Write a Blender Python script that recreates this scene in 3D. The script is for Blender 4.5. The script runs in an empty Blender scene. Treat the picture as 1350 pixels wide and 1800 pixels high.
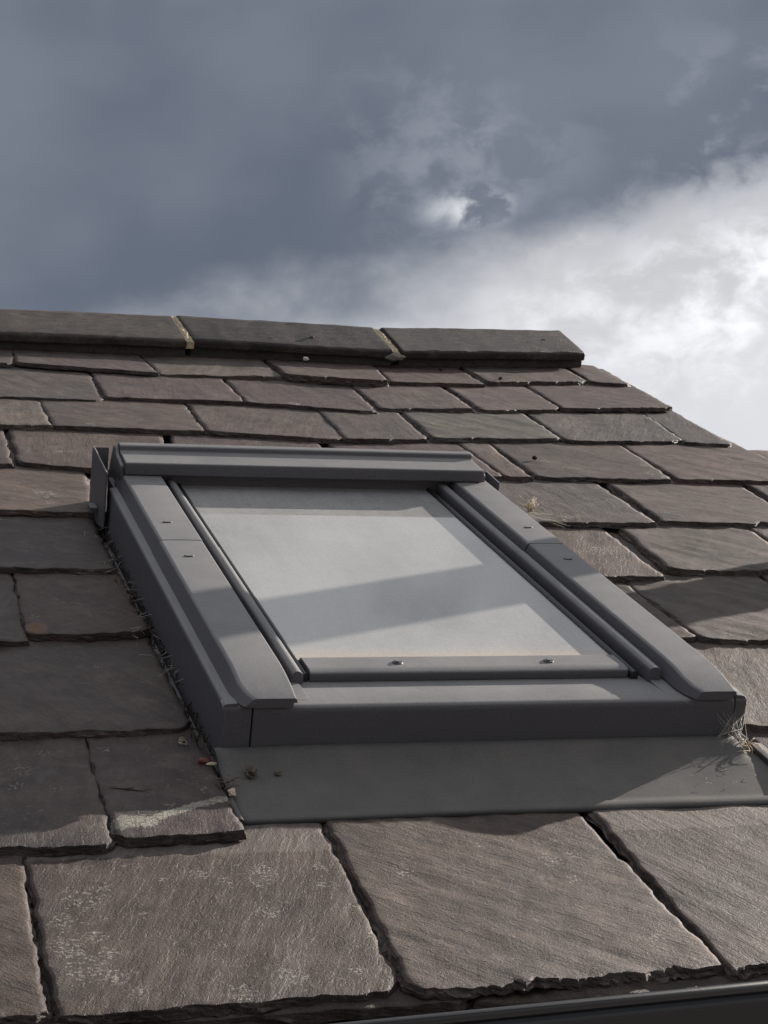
import bpy, bmesh, math, random
import numpy as np
from mathutils import Matrix, Vector

# ------------------------------------------------------------------ camera, sky, sun, exposure
PITCH = math.radians(35.0)          # roof pitch
Z0 = 3.1                            # height of the eaves above the ground
CP, SP = math.cos(PITCH), math.sin(PITCH)
ROOF = Matrix.Translation((0, 0, Z0)) @ Matrix.Rotation(PITCH, 4, 'X')   # (u along eaves, v up slope, n out) -> world
def W(u, v, n=0.0):
    return ROOF @ Vector((u, v, n))
def Wd(u, v, n):
    return (ROOF.to_3x3() @ Vector((u, v, n)))

scene = bpy.context.scene
col = scene.collection
cam_d = bpy.data.cameras.new('camera')
cam = bpy.data.objects.new('camera', cam_d)
col.objects.link(cam)
cam_d.sensor_fit = 'HORIZONTAL'
cam_d.sensor_width = 36.0
cam_d.lens = 36.0 * 3200.0 / 1350.0
cam_d.clip_start = 0.02
cam_d.clip_end = 5000
_r = Wd(0.954442, -0.281813, 0.098097)
_u = Wd(-0.015092, 0.282733, 0.95908)
_b = Wd(-0.298016, -0.916866, 0.265599)
m = Matrix(((_r.x, _u.x, _b.x, 0), (_r.y, _u.y, _b.y, 0), (_r.z, _u.z, _b.z, 0), (0, 0, 0, 1)))
cam.matrix_world = Matrix.Translation(W(-0.37198, -1.13285, 0.69496)) @ m
scene.camera = cam

SUN = Wd(4.4, 2.6, 1.0).normalized()      # towards the sun
sun_d = bpy.data.lights.new('sun', 'SUN')
sun_d.energy = 5.0
sun_d.angle = math.radians(0.5)
sun_d.color = (1.0, 0.93, 0.85)
sun = bpy.data.objects.new('sun', sun_d)
col.objects.link(sun)
sun.rotation_euler = SUN.to_track_quat('Z', 'Y').to_euler()
sun.location = (6, 4, 9)

world = bpy.data.worlds.new('World')
scene.world = world
world.use_nodes = True
GAP = tuple(Wd(0.33441, 0.93709, -0.10017).normalized())
def build_world():
    nt = world.node_tree
    N = nt.nodes; L = nt.links
    N.clear()
    def nd(t, **k):
        n = N.new(t)
        for a, b in k.items(): setattr(n, a, b)
        return n
    def setin(n, i, x):
        if isinstance(x, (int, float, tuple)): n.inputs[i].default_value = x
        else: L.new(x, n.inputs[i])
    def M(op, a, b=None, c=None, clamp=False):
        n = nd('ShaderNodeMath', operation=op, use_clamp=clamp)
        for i, x in enumerate((a, b, c)):
            if x is not None: setin(n, i, x)
        return n.outputs[0]
    def ramp01(x, lo, hi):
        n = nd('ShaderNodeMapRange', interpolation_type='SMOOTHSTEP')
        setin(n, 0, x); n.inputs[1].default_value = lo; n.inputs[2].default_value = hi
        return n.outputs[0]
    def mixc(f, a, b):
        n = nd('ShaderNodeMix', data_type='RGBA')
        setin(n, 0, f); setin(n, 6, a); setin(n, 7, b)
        return n.outputs[2]
    def noise(vec, scale, detail=6, rough=.55, dist=0.0):
        n = nd('ShaderNodeTexNoise')
        L.new(vec, n.inputs['Vector']); n.inputs['Scale'].default_value = scale
        n.inputs['Detail'].default_value = detail; n.inputs['Roughness'].default_value = rough
        n.inputs['Distortion'].default_value = dist
        return n.outputs[0]
    tc = nd('ShaderNodeTexCoord')
    nrm = nd('ShaderNodeVectorMath', operation='NORMALIZE'); L.new(tc.outputs['Generated'], nrm.inputs[0])
    d = nrm.outputs[0]
    dot = nd('ShaderNodeVectorMath', operation='DOT_PRODUCT'); L.new(d, dot.inputs[0]); dot.inputs[1].default_value = tuple(SUN)
    cs = dot.outputs['Value']
    sep = nd('ShaderNodeSeparateXYZ'); L.new(d, sep.inputs[0])
    z = sep.outputs[2]
    mp = nd('ShaderNodeMapping'); L.new(d, mp.inputs[0]); mp.inputs['Scale'].default_value = (1, 1, 1.5)
    mp.inputs['Location'].default_value = (3.1, 0.4, 1.7)
    p = mp.outputs[0]
    big = noise(p, 4.5, 3, .5)
    mid = noise(p, 12.0, 6, .52, .15)
    fine = noise(p, 34.0, 6, .58, .3)
    # the dark cloud bank ends along a ragged lower edge that drops away from the sun
    q = M('SUBTRACT', z, M('MULTIPLY_ADD', M('SUBTRACT', cs, .646), .22, .406))
    near = ramp01(cs, .66, .84)                       # the edge is crisp towards the sun, soft away from it
    q = M('ADD', q, M('MULTIPLY', M('SUBTRACT', big, .5), .05))
    q = M('ADD', q, M('MULTIPLY', M('SUBTRACT', mid, .5), .09))
    q = M('ADD', q, M('MULTIPLY', M('MULTIPLY', M('SUBTRACT', fine, .5), .075), near))
    deck = ramp01(q, -.034, .026)
    # thin bright veil under the bank, brightest towards the sun, with cumulus heads along the edge
    glow = M('POWER', M('MAXIMUM', cs, 0.0), 6.0)
    sunglow = M('MULTIPLY', M('POWER', M('MAXIMUM', cs, 0.0), 60.0), 1.2)
    puff = ramp01(M('ADD', M('MULTIPLY', mid, .45), M('MULTIPLY', fine, .55)), .38, .62)
    band = M('MULTIPLY', ramp01(q, -.105, -.03), near)
    veil = M('ADD', M('ADD', M('MULTIPLY', glow, .22), sunglow), M('MULTIPLY_ADD', M('MULTIPLY', M('SUBTRACT', puff, .36), band), .26, .315))
    veilc = nd('ShaderNodeVectorMath', operation='SCALE'); veilc.inputs[0].default_value = (.985, .99, 1.02); L.new(veil, veilc.inputs['Scale'])
    # underside of the bank: slate blue with soft lighter billows
    t = ramp01(M('ADD', M('MULTIPLY', big, .75), M('MULTIPLY', mid, .25)), .36, .66)
    deckc = mixc(t, (.055, .064, .083, 1), (.090, .100, .122, 1))
    thin = M('MULTIPLY', ramp01(M('ADD', M('MULTIPLY', mid, .6), M('MULTIPLY', fine, .4)), .56, .68), ramp01(q, .13, .02))
    deckc = mixc(M('MULTIPLY', M('MULTIPLY', thin, .40), near), deckc, (.30, .31, .33, 1))
    halo0 = nd('ShaderNodeVectorMath', operation='DISTANCE'); L.new(d, halo0.inputs[0]); halo0.inputs[1].default_value = tuple(Vector(GAP) + Vector((0, 0, .022)))
    halo = M('MULTIPLY', ramp01(M('ADD', halo0.outputs['Value'], M('MULTIPLY', M('SUBTRACT', mid, .5), .12)), .085, .0), ramp01(fine, .40, .64))
    deckc = mixc(M('MULTIPLY', halo, .24), deckc, (.28, .29, .31, 1))
    # a torn gap in the bank where the veil shines through
    gs = nd('ShaderNodeVectorMath', operation='SUBTRACT'); L.new(d, gs.inputs[0]); gs.inputs[1].default_value = GAP
    gm_ = nd('ShaderNodeVectorMath', operation='MULTIPLY'); L.new(gs.outputs[0], gm_.inputs[0]); gm_.inputs[1].default_value = (1.0, 1.0, 3.0)
    gl_ = nd('ShaderNodeVectorMath', operation='LENGTH'); L.new(gm_.outputs[0], gl_.inputs[0])
    gap = ramp01(M('ADD', gl_.outputs['Value'], M('MULTIPLY', M('SUBTRACT', M('ADD', M('MULTIPLY', fine, .55), M('MULTIPLY', mid, .45)), .5), .10)), .036, .004)
    deckc = mixc(M('MULTIPLY', M('MULTIPLY', gap, .85), ramp01(M('ADD', M('MULTIPLY', fine, .7), M('MULTIPLY', mid, .3)), .40, .56)), deckc, (.40, .405, .415, 1))
    # overhead the cover is thinner, high and bright
    high = ramp01(M('ADD', z, M('MULTIPLY', M('SUBTRACT', big, .5), .12)), .55, .74)
    deckc = mixc(high, deckc, mixc(ramp01(mid, .35, .65), (.20, .212, .24, 1), (.47, .475, .485, 1)))
    cloud = mixc(deck, veilc.outputs[0], deckc)
    sky = nd('ShaderNodeTexSky', sky_type='NISHITA', sun_disc=False)
    sky.sun_elevation = math.asin(SUN.z)
    sky.sun_rotation = math.atan2(SUN.x, SUN.y)
    skys = nd('ShaderNodeVectorMath', operation='SCALE'); L.new(sky.outputs[0], skys.inputs[0]); skys.inputs['Scale'].default_value = .06
    fin = mixc(.93, skys.outputs[0], cloud)
    # below the horizon: dull ground haze
    fin = mixc(ramp01(z, .0, -.06), fin, (.07, .07, .068, 1))
    bg = nd('ShaderNodeBackground'); L.new(fin, bg.inputs[0]); bg.inputs[1].default_value = 1.0
    out = nd('ShaderNodeOutputWorld'); L.new(bg.outputs[0], out.inputs[0])
build_world()
world.cycles.sampling_method = 'MANUAL'
world.cycles.sample_map_resolution = 512

scene.view_settings.view_transform = 'Standard'
scene.view_settings.look = 'None'
scene.view_settings.exposure = 1.05
scene.view_settings.gamma = 1.0
scene.view_settings.use_curve_mapping = False
scene.render.engine = 'CYCLES'
scene.cycles.max_bounces = 6
scene.cycles.diffuse_bounces = 3
scene.cycles.glossy_bounces = 3
scene.cycles.transparent_max_bounces = 12

# ------------------------------------------------------------------ helpers
rng = random.Random(11)
def _hash(ix, iy, seed):
    h = (ix.astype(np.int64) * 374761393 + iy.astype(np.int64) * 668265263 + seed * 144665) & 0xffffffff
    h = ((h ^ (h >> 13)) * 1274126177) & 0xffffffff
    return ((h ^ (h >> 16)) & 0xffff) / 65535.0
def vnoise(x, y, seed=0):
    ix = np.floor(x); iy = np.floor(y); fx = x - ix; fy = y - iy
    fx = fx * fx * fx * (fx * (fx * 6 - 15) + 10); fy = fy * fy * fy * (fy * (fy * 6 - 15) + 10)
    ix = ix.astype(np.int64); iy = iy.astype(np.int64)
    a = _hash(ix, iy, seed); b = _hash(ix + 1, iy, seed); c = _hash(ix, iy + 1, seed); d = _hash(ix + 1, iy + 1, seed)
    return (a + (b - a) * fx) * (1 - fy) + (c + (d - c) * fx) * fy - .5
def fbm(x, y, seed=0, octv=4, gain=.5):
    x = np.asarray(x, float); y = np.asarray(y, float)
    s = 0; a = 1.0
    for i in range(octv):
        s = s + a * vnoise(x, y, seed + i * 17); x = x * 2.03; y = y * 2.03; a *= gain
    return s

def link(o, parent=None):
    col.objects.link(o)
    if parent is not None: o.parent = parent
    return o
def mesh_obj(name, verts, faces, mat, parent=None, smooth=False):
    me = bpy.data.meshes.new(name)
    me.from_pydata([tuple(map(float, v)) for v in verts], [], faces)
    if mat is not None: me.materials.append(mat)
    if smooth: me.polygons.foreach_set('use_smooth', [True] * len(me.polygons))
    me.update()
    return link(bpy.data.objects.new(name, me), parent)
def bm_obj(name, bm, mat, parent=None, smooth=False):
    bmesh.ops.recalc_face_normals(bm, faces=bm.faces)
    me = bpy.data.meshes.new(name); bm.to_mesh(me); bm.free()
    if mat is not None: me.materials.append(mat)
    if smooth: me.polygons.foreach_set('use_smooth', [True] * len(me.polygons))
    return link(bpy.data.objects.new(name, me), parent)
def thing(name, label, cat, loc=None, group=None, roofed=True):
    o = bpy.data.objects.new(name, None); col.objects.link(o)
    o.empty_display_size = .05
    if roofed: o.matrix_world = ROOF @ Matrix.Translation(loc or (0, 0, 0))
    elif loc: o.location = loc
    tag(o, label, cat, group)
    return o
def tag(o, label=None, cat=None, group=None, kind=None):
    if label: o['label'] = label
    if cat: o['category'] = cat
    if group: o['group'] = group
    if kind: o['kind'] = kind
    return o
def bevel(o, w=.0008, seg=2, ang=35):
    b = o.modifiers.new('bevel', 'BEVEL'); b.width = w; b.segments = seg; b.limit_method = 'ANGLE'; b.angle_limit = math.radians(ang)
    b.harden_normals = False
    o.data.polygons.foreach_set('use_smooth', [True] * len(o.data.polygons))
    wn = o.modifiers.new('weighted', 'WEIGHTED_NORMAL'); wn.weight = 100; wn.mode = 'FACE_AREA'
    return o
def rounded(poly, radii, seg=4):
    """closed polygon with its corners rounded"""
    out = []; n = len(poly)
    for i in range(n):
        p = Vector(poly[i]); a = Vector(poly[i - 1]); c = Vector(poly[(i + 1) % n])
        r = radii[i] if isinstance(radii, (list, tuple)) else radii
        if r <= 0: out.append(tuple(p)); continue
        d1 = (a - p); d2 = (c - p)
        k = min(r, d1.length * .48, d2.length * .48)
        p1 = p + d1.normalized() * k; p2 = p + d2.normalized() * k
        for j in range(seg + 1):
            s = j / seg
            q = p1 * (1 - s) ** 2 + p * (2 * s * (1 - s)) + p2 * s * s
            out.append(tuple(q))
    return out
def sweep(name, poly, stations, axis, mat, parent, bev=.0006):
    """poly: closed (a,b) profile. axis 'v': (a=u,b=n) swept along v; axis 'u': (a=v,b=n) swept along u.
    stations: list of (pos) or (pos, fn(a,b)->(a,b))"""
    verts = []; faces = []; n = len(poly)
    for st in stations:
        pos, fn = st if isinstance(st, tuple) else (st, None)
        for (a, b) in poly:
            if fn: a, b = fn(a, b)
            verts.append((a, pos, b) if axis == 'v' else (pos, a, b))
    for i in range(len(stations) - 1):
        for j in range(n):
            k = (j + 1) % n
            faces.append((i * n + j, i * n + k, (i + 1) * n + k, (i + 1) * n + j))
    faces.append(tuple(range(n))); faces.append(tuple((len(stations) - 1) * n + j for j in reversed(range(n))))
    bm = bmesh.new()
    vs = [bm.verts.new(v) for v in verts]
    for f in faces: bm.faces.new([vs[i] for i in f])
    o = bm_obj(name, bm, mat, parent)
    if bev: bevel(o, bev)
    return o
def box(name, lo, hi, mat, parent, bev=.001):
    bm = bmesh.new(); bmesh.ops.create_cube(bm, size=1)
    for v in bm.verts:
        v.co = Vector([lo[i] + (v.co[i] + .5) * (hi[i] - lo[i]) for i in range(3)])
    o = bm_obj(name, bm, mat, parent)
    if bev: bevel(o, bev)
    return o
def tube_bm(bm, pts, r0, r1=None, seg=6):
    r1 = r0 if r1 is None else r1
    rings = []
    for i, p in enumerate(pts):
        p = Vector(p); a = Vector(pts[max(0, i - 1)]); b = Vector(pts[min(len(pts) - 1, i + 1)])
        d = (b - a).normalized() if (b - a).length > 1e-9 else Vector((0, 0, 1))
        e = d.orthogonal().normalized(); f = d.cross(e)
        r = r0 + (r1 - r0) * i / max(1, len(pts) - 1)
        rings.append([bm.verts.new(p + (e * math.cos(2 * math.pi * j / seg) + f * math.sin(2 * math.pi * j / seg)) * r) for j in range(seg)])
    for i in range(len(rings) - 1):
        for j in range(seg):
            k = (j + 1) % seg
            bm.faces.new((rings[i][j], rings[i][k], rings[i + 1][k], rings[i + 1][j]))
    bm.faces.new(rings[0]); bm.faces.new(list(reversed(rings[-1])))

# ------------------------------------------------------------------ materials
class NT:
    def __init__(s, name):
        s.mat = bpy.data.materials.new(name); s.mat.use_nodes = True
        s.N = s.mat.node_tree.nodes; s.L = s.mat.node_tree.links
        s.N.clear()
        s.out = s.N.new('ShaderNodeOutputMaterial')
    def n(s, t, **k):
        x = s.N.new(t)
        for a, b in k.items(): setattr(x, a, b)
        return x
    def put(s, node, i, x):
        if x is None: return
        if hasattr(x, 'node') or isinstance(x, bpy.types.NodeSocket): s.L.new(x, node.inputs[i])
        else: node.inputs[i].default_value = x
    def math(s, op, a, b=None, c=None, clamp=False):
        x = s.n('ShaderNodeMath', operation=op, use_clamp=clamp)
        for i, q in enumerate((a, b, c)): s.put(x, i, q)
        return x.outputs[0]
    def smooth(s, x, lo, hi, a=0.0, b=1.0):
        q = s.n('ShaderNodeMapRange', interpolation_type='SMOOTHSTEP'); s.put(q, 0, x)
        for i, val in enumerate((lo, hi, a, b)): q.inputs[i + 1].default_value = val
        return q.outputs[0]
    def lin(s, x, lo, hi, a, b):
        q = s.n('ShaderNodeMapRange'); s.put(q, 0, x)
        for i, val in enumerate((lo, hi, a, b)): q.inputs[i + 1].default_value = val
        return q.outputs[0]
    def mix(s, f, a, b, blend='MIX'):
        q = s.n('ShaderNodeMix', data_type='RGBA', blend_type=blend); s.put(q, 0, f); s.put(q, 6, a); s.put(q, 7, b)
        return q.outputs[2]
    def noise(s, vec, scale, detail=4, rough=.55, dist=0.0):
        q = s.n('ShaderNodeTexNoise'); s.L.new(vec, q.inputs['Vector']); q.inputs['Scale'].default_value = scale
        q.inputs['Detail'].default_value = detail; q.inputs['Roughness'].default_value = rough; q.inputs['Distortion'].default_value = dist
        return q.outputs[0]
    def vec(s, op, a, b=None, scale=None):
        q = s.n('ShaderNodeVectorMath', operation=op); s.put(q, 0, a)
        if b is not None: s.put(q, 1, b)
        if scale is not None: s.put(q, 'Scale', scale)
        return q.outputs[0]
    def bump(s, h, dist, strength=1.0, normal=None):
        q = s.n('ShaderNodeBump'); q.inputs['Strength'].default_value = strength; q.inputs['Distance'].default_value = dist
        s.L.new(h, q.inputs['Height'])
        if normal is not None: s.L.new(normal, q.inputs['Normal'])
        return q.outputs[0]
    def bsdf(s, colr, rough, spec=.5, normal=None, metallic=0.0):
        p = s.n('ShaderNodeBsdfPrincipled')
        s.put(p, 'Base Color', colr); s.put(p, 'Roughness', rough); s.put(p, 'Specular IOR Level', spec); s.put(p, 'Metallic', metallic)
        if normal is not None: s.L.new(normal, p.inputs['Normal'])
        return p.outputs[0]
    def done(s, sh):
        s.L.new(sh, s.out.inputs[0]); return s.mat

def mat_slate():
    s = NT('slate')
    tc = s.n('ShaderNodeTexCoord'); oi = s.n('ShaderNodeObjectInfo')
    off = s.n('ShaderNodeCombineXYZ'); s.put(off, 0, s.math('MULTIPLY', oi.outputs['Random'], 31.7)); s.put(off, 1, s.math('MULTIPLY', oi.outputs['Random'], 57.3))
    p = s.vec('ADD', tc.outputs['Object'], off.outputs[0])
    rot = s.n('ShaderNodeVectorRotate', rotation_type='Z_AXIS'); s.L.new(p, rot.inputs['Vector'])
    at = s.n('ShaderNodeAttribute', attribute_name='grain')
    s.L.new(at.outputs['Fac'], rot.inputs['Angle'])
    pg = rot.outputs[0]
    st = s.vec('MULTIPLY', pg, (1.0, .16, 1.0))
    tone = s.noise(p, 9.0, 5, .6)
    blot = s.noise(p, 34.0, 5, .62, .4)
    streak = s.noise(st, 150.0, 5, .66)
    fine = s.noise(p, 480.0, 4, .72)
    grit = s.noise(p, 1100.0, 2, .6)
    c = oi.outputs['Color']
    f = s.math('MULTIPLY', s.lin(tone, .3, .7, .68, 1.32), s.lin(streak, .3, .7, .78, 1.22))
    f = s.math('MULTIPLY', f, s.lin(fine, .3, .7, .68, 1.32))
    f = s.math('MULTIPLY', f, s.lin(blot, .3, .7, .72, 1.28))
    f = s.math('MULTIPLY', f, s.smooth(grit, .30, .42, .72, 1.0))                 # dark pores
    # split edges: thin laminae of differing tone
    geo = s.n('ShaderNodeNewGeometry')
    dp = s.n('ShaderNodeVectorMath', operation='DOT_PRODUCT'); s.L.new(geo.outputs['True Normal'], dp.inputs[0]); dp.inputs[1].default_value = tuple(Wd(0, 0, 1))
    side = s.smooth(dp.outputs['Value'], .93, .70)
    lam = s.noise(s.vec('MULTIPLY', p, (1.0, 1.0, 9.0)), 90.0, 5, .7)
    f = s.math('MULTIPLY', f, s.math('ADD', 1.0, s.math('MULTIPLY', side, s.lin(lam, .32, .68, -.5, .3))))
    c1 = s.vec('SCALE', s.vec('MULTIPLY', c, (.88, .785, .742)), scale=f)
    # brown iron bloom and cool graphite patches
    bloom = s.smooth(s.noise(p, 16.0, 6, .65, .6), .52, .70)
    c2 = s.mix(s.math('MULTIPLY', bloom, .45), c1, (.098, .074, .054, 1))
    cool = s.smooth(s.noise(s.vec('ADD', p, (7.1, 2.2, 0)), 12.0, 5, .6), .50, .72)
    c3 = s.mix(s.math('MULTIPLY', cool, .30), c2, (.060, .057, .056, 1))
    stain = s.smooth(s.noise(s.vec('ADD', p, (1.3, 8.1, 0)), 24.0, 6, .7, .8), .53, .66)
    c3 = s.mix(s.math('MULTIPLY', stain, .34), c3, (.135, .118, .100, 1))
    dark = s.smooth(s.noise(s.vec('ADD', p, (5.3, 3.1, 0)), 18.0, 6, .7, .6), .54, .68)
    c3 = s.mix(s.math('MULTIPLY', dark, .40), c3, (.030, .026, .026, 1))
    mk = s.n('ShaderNodeAttribute', attribute_name='marks'); ms = s.n('ShaderNodeSeparateColor'); s.L.new(mk.outputs['Color'], ms.inputs[0])
    brk = s.noise(p, 300.0, 4, .66)
    spot = s.smooth(s.math('ADD', ms.outputs[0], s.math('MULTIPLY', s.math('SUBTRACT', brk, .5), 3.4)), .62, .92)
    fresh = s.smooth(s.math('ADD', ms.outputs[1], s.math('MULTIPLY', s.math('SUBTRACT', blot, .5), .5)), .40, .62)
    rust = s.smooth(s.math('ADD', ms.outputs[2], s.math('MULTIPLY', s.math('SUBTRACT', brk, .5), .4)), .40, .60)
    c4 = s.mix(s.math('MULTIPLY', fresh, .75), c3, s.mix(s.lin(streak, .35, .65, 0, 1), (.10, .083, .073, 1), (.165, .138, .120, 1)))
    c5 = s.mix(s.math('MULTIPLY', rust, .8), c4, (.15, .078, .042, 1))
    # crust lichen: small pale flecks everywhere, more on some slates
    fl = s.noise(p, 150.0, 4, .7); reg = s.smooth(s.noise(p, 20.0, 3, .6), .46, .66)
    fleck = s.math('MULTIPLY', s.smooth(fl, .57, .65), s.math('MULTIPLY', reg, oi.outputs['Alpha']))
    c6 = s.mix(s.math('MULTIPLY', fleck, .55), c5, (.22, .205, .17, 1))
    pin = s.smooth(s.noise(s.vec('ADD', p, (3.3, 1.7, 0)), 330.0, 3, .6), .70, .75)
    c6 = s.mix(s.math('MULTIPLY', pin, s.math('MULTIPLY', oi.outputs['Alpha'], .95)), c6, (.32, .30, .25, 1))
    c7 = s.mix(s.math('MULTIPLY', spot, s.lin(ms.outputs[0], .7, 1.4, .55, .95)), c6, s.mix(s.lin(brk, .4, .62, 0, 1), (.16, .145, .115, 1), (.34, .315, .265, 1)))
    h = s.math('ADD', s.math('MULTIPLY', streak, .9), s.math('MULTIPLY', fine, .75))
    h = s.math('ADD', h, s.math('MULTIPLY', s.math('MULTIPLY', lam, side), 2.2))
    h = s.math('ADD', h, s.math('MULTIPLY', grit, .3))
    # cleaved terraces: thin flakes that step across the grain
    tn = s.math('MULTIPLY', s.noise(s.vec('MULTIPLY', pg, (1.0, .32, 1.0)), 34.0, 5, .62), 9.0)
    ter = s.math('ADD', s.math('FLOOR', tn), s.smooth(s.math('FRACT', tn), .82, 1.0))
    h = s.math('ADD', h, s.math('MULTIPLY', ter, .19))
    h = s.math('ADD', h, s.math('MULTIPLY', spot, .5))
    nb = s.bump(h, .0014, 1.0)
    rgh = s.lin(s.math('ADD', fine, tone), .6, 1.4, .44, .70)
    return s.done(s.bsdf(c7, rgh, .20, nb))

def mat_metal(name, base, dust=(.34, .335, .325), amount=.50, rough=.42, spec=.5, dirt_amount=.25):
    s = NT(name)
    tc = s.n('ShaderNodeTexCoord'); p = tc.outputs['Object']
    geo = s.n('ShaderNodeNewGeometry')
    dp = s.n('ShaderNodeVectorMath', operation='DOT_PRODUCT'); s.L.new(geo.outputs['Normal'], dp.inputs[0]); dp.inputs[1].default_value = tuple(Wd(0, 0, 1))
    up = s.smooth(dp.outputs['Value'], .45, .97)                    # dust settles only on the upper faces
    n1 = s.noise(p, 16.0, 5, .6); n2 = s.noise(p, 420.0, 4, .65); n3 = s.noise(s.vec('MULTIPLY', p, (1, .12, 1)), 120.0, 4, .6)
    film = s.math('MULTIPLY', s.math('MULTIPLY', up, amount), s.lin(s.math('ADD', s.math('MULTIPLY', n1, .6), s.math('MULTIPLY', n2, .4)), .3, .7, .62, 1.34), clamp=True)
    dirt = s.math('MULTIPLY', s.smooth(s.math('ADD', s.math('MULTIPLY', n1, .5), s.math('MULTIPLY', n3, .5)), .50, .72), s.math('MULTIPLY', up, dirt_amount))
    speck = s.smooth(s.noise(p, 800.0, 2, .5), .69, .75)
    c = s.mix(s.lin(n2, .3, .7, 0, 1), tuple(x * .88 for x in base) + (1,), tuple(x * 1.12 for x in base) + (1,))
    c = s.mix(film, c, tuple(dust) + (1,))
    c = s.mix(dirt, c, (.16, .132, .10, 1))
    c = s.mix(s.math('MULTIPLY', speck, .35), c, (.50, .48, .44, 1))
    r = s.math('ADD', s.lin(n2, .3, .7, rough - .05, rough + .06), s.math('MULTIPLY', film, .28))
    nb = s.bump(s.math('ADD', n2, s.math('MULTIPLY', n1, 2.0)), .0002, .5)
    return s.done(s.bsdf(c, r, spec, nb))

def mat_plain(name, base, rough=.6, spec=.4, var=.25, scale=60.0, bump=.0004):
    s = NT(name)
    tc = s.n('ShaderNodeTexCoord'); p = tc.outputs['Object']
    n1 = s.noise(p, scale, 5, .62); n2 = s.noise(p, scale * 7, 3, .6)
    f = s.math('ADD', s.math('MULTIPLY', n1, .7), s.math('MULTIPLY', n2, .3))
    c = s.mix(s.lin(f, .3, .7, 0, 1), tuple(x * (1 - var) for x in base) + (1,), tuple(x * (1 + var) for x in base) + (1,))
    return s.done(s.bsdf(c, rough, spec, s.bump(f, bump, .8)))

def mat_glass():
    s = NT('dusty_glass')
    tc = s.n('ShaderNodeTexCoord'); p = tc.outputs['Object']
    sep = s.n('ShaderNodeSeparateXYZ'); s.L.new(p, sep.inputs[0])
    n1 = s.noise(p, 9.0, 5, .6); n2 = s.noise(p, 330.0, 4, .7); n3 = s.noise(p, 1300.0, 2, .6)
    run = s.noise(s.vec('MULTIPLY', p, (1, .05, 1)), 60.0, 4, .6)
    low = s.smooth(sep.outputs[1], .160, .117)                    # silt gathered along the bottom bar
    d = s.math('ADD', .53, s.math('MULTIPLY', s.math('SUBTRACT', n1, .5), .40))
    d = s.math('ADD', d, s.math('MULTIPLY', s.math('SUBTRACT', run, .5), .18))
    d = s.math('ADD', d, s.math('MULTIPLY', s.math('SUBTRACT', n2, .5), .55))
    d = s.math('ADD', d, s.math('MULTIPLY', low, .16))
    speck = s.smooth(n3, .62, .72)
    d = s.math('ADD', d, s.math('MULTIPLY', speck, .25), clamp=True)
    dustc = s.mix(low, (.520, .510, .495, 1), (.58, .50, .42, 1))
    dust = s.n('ShaderNodeBsdfDiffuse'); s.L.new(dustc, dust.inputs[0])
    gl = s.n('ShaderNodeBsdfGlossy'); gl.inputs['Roughness'].default_value = .035; gl.inputs['Color'].default_value = (.95, .97, .97, 1)
    tr = s.n('ShaderNodeBsdfTransparent'); tr.inputs['Color'].default_value = (.78, .82, .80, 1)
    fr = s.n('ShaderNodeFresnel'); fr.inputs['IOR'].default_value = 3.4
    m1 = s.n('ShaderNodeMixShader'); s.L.new(fr.outputs[0], m1.inputs[0]); s.L.new(tr.outputs[0], m1.inputs[1]); s.L.new(gl.outputs[0], m1.inputs[2])
    m2 = s.n('ShaderNodeMixShader'); s.L.new(d, m2.inputs[0]); s.L.new(m1.outputs[0], m2.inputs[1]); s.L.new(dust.outputs[0], m2.inputs[2])
    return s.done(m2.outputs[0])

M_SLATE = mat_slate()
M_METAL = mat_metal('anthracite_painted_aluminium', (.105, .102, .110), spec=.05)
M_APRON = mat_metal('grey_flashing', (.060, .060, .062), (.27, .25, .228), .32, .50, .05, .4)
M_RUBBER = mat_plain('black_rubber', (.02, .02, .021), .5, .4, .2)
M_BLACK = mat_plain('black_plastic', (.012, .012, .013), .30, .5, .15, 30, .0002)
M_MORTAR = mat_plain('cream_mortar', (.50, .41, .27), .9, .2, .3, 120, .003)
M_MORTAR_GREY = mat_plain('grey_mortar', (.24, .22, .19), .9, .2, .3, 140, .003)
M_BED = mat_plain('dark_mortar', (.075, .070, .064), .95, .2, .35, 140, .003)
M_FELT = mat_plain('roofing_underlay', (.02, .02, .02), .9, .2)
M_DARK_ROOM_BLIND = mat_plain('dark_room_blind', (.028, .029, .032), .9, .2, .06, 200, .0002)  # near black, so its colour stands for the unlit room behind the glass
M_SCREW = mat_plain('dark_screw', (.05, .05, .052), .35, .5, .2, 300)
M_WALL = mat_plain('pale_render', (.55, .52, .47), .85, .3, .08, 40, .002)
M_FASCIA = mat_plain('black_fascia', (.02, .02, .022), .4, .4)
M_YARD = mat_plain('paved_yard', (.17, .16, .155), .9, .2, .2, 3, .01)
M_STRAW = mat_plain('dry_straw', (.55, .46, .33), .8, .3, .25, 400)
M_TWIG = mat_plain('dry_twig', (.13, .095, .07), .85, .3, .35, 300)
M_DIRT = mat_plain('dirt_lump', (.13, .105, .08), .95, .2, .45, 260, .002)
M_MOSS = mat_plain('dark_moss', (.045, .040, .030), .95, .2, .4, 300, .002)
M_WHITE = mat_plain('white_speck', (.75, .73, .70), .7, .4, .08, 300)
M_RED = mat_plain('red_brown_husk', (.12, .035, .022), .35, .5, .3, 200)
M_WEB = mat_plain('cobweb_thread', (.42, .40, .36), .6, .4, .1, 100)
M_GRIT = mat_plain('dark_grit', (.03, .027, .024), .9, .3, .3, 300)

# ------------------------------------------------------------------ ground, house, roof
gm = bmesh.new(); bmesh.ops.create_grid(gm, x_segments=8, y_segments=8, size=1500)
ground = bm_obj('ground', gm, M_YARD); tag(ground, 'flat pale grey yard below the house', 'ground', kind='structure')

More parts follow.
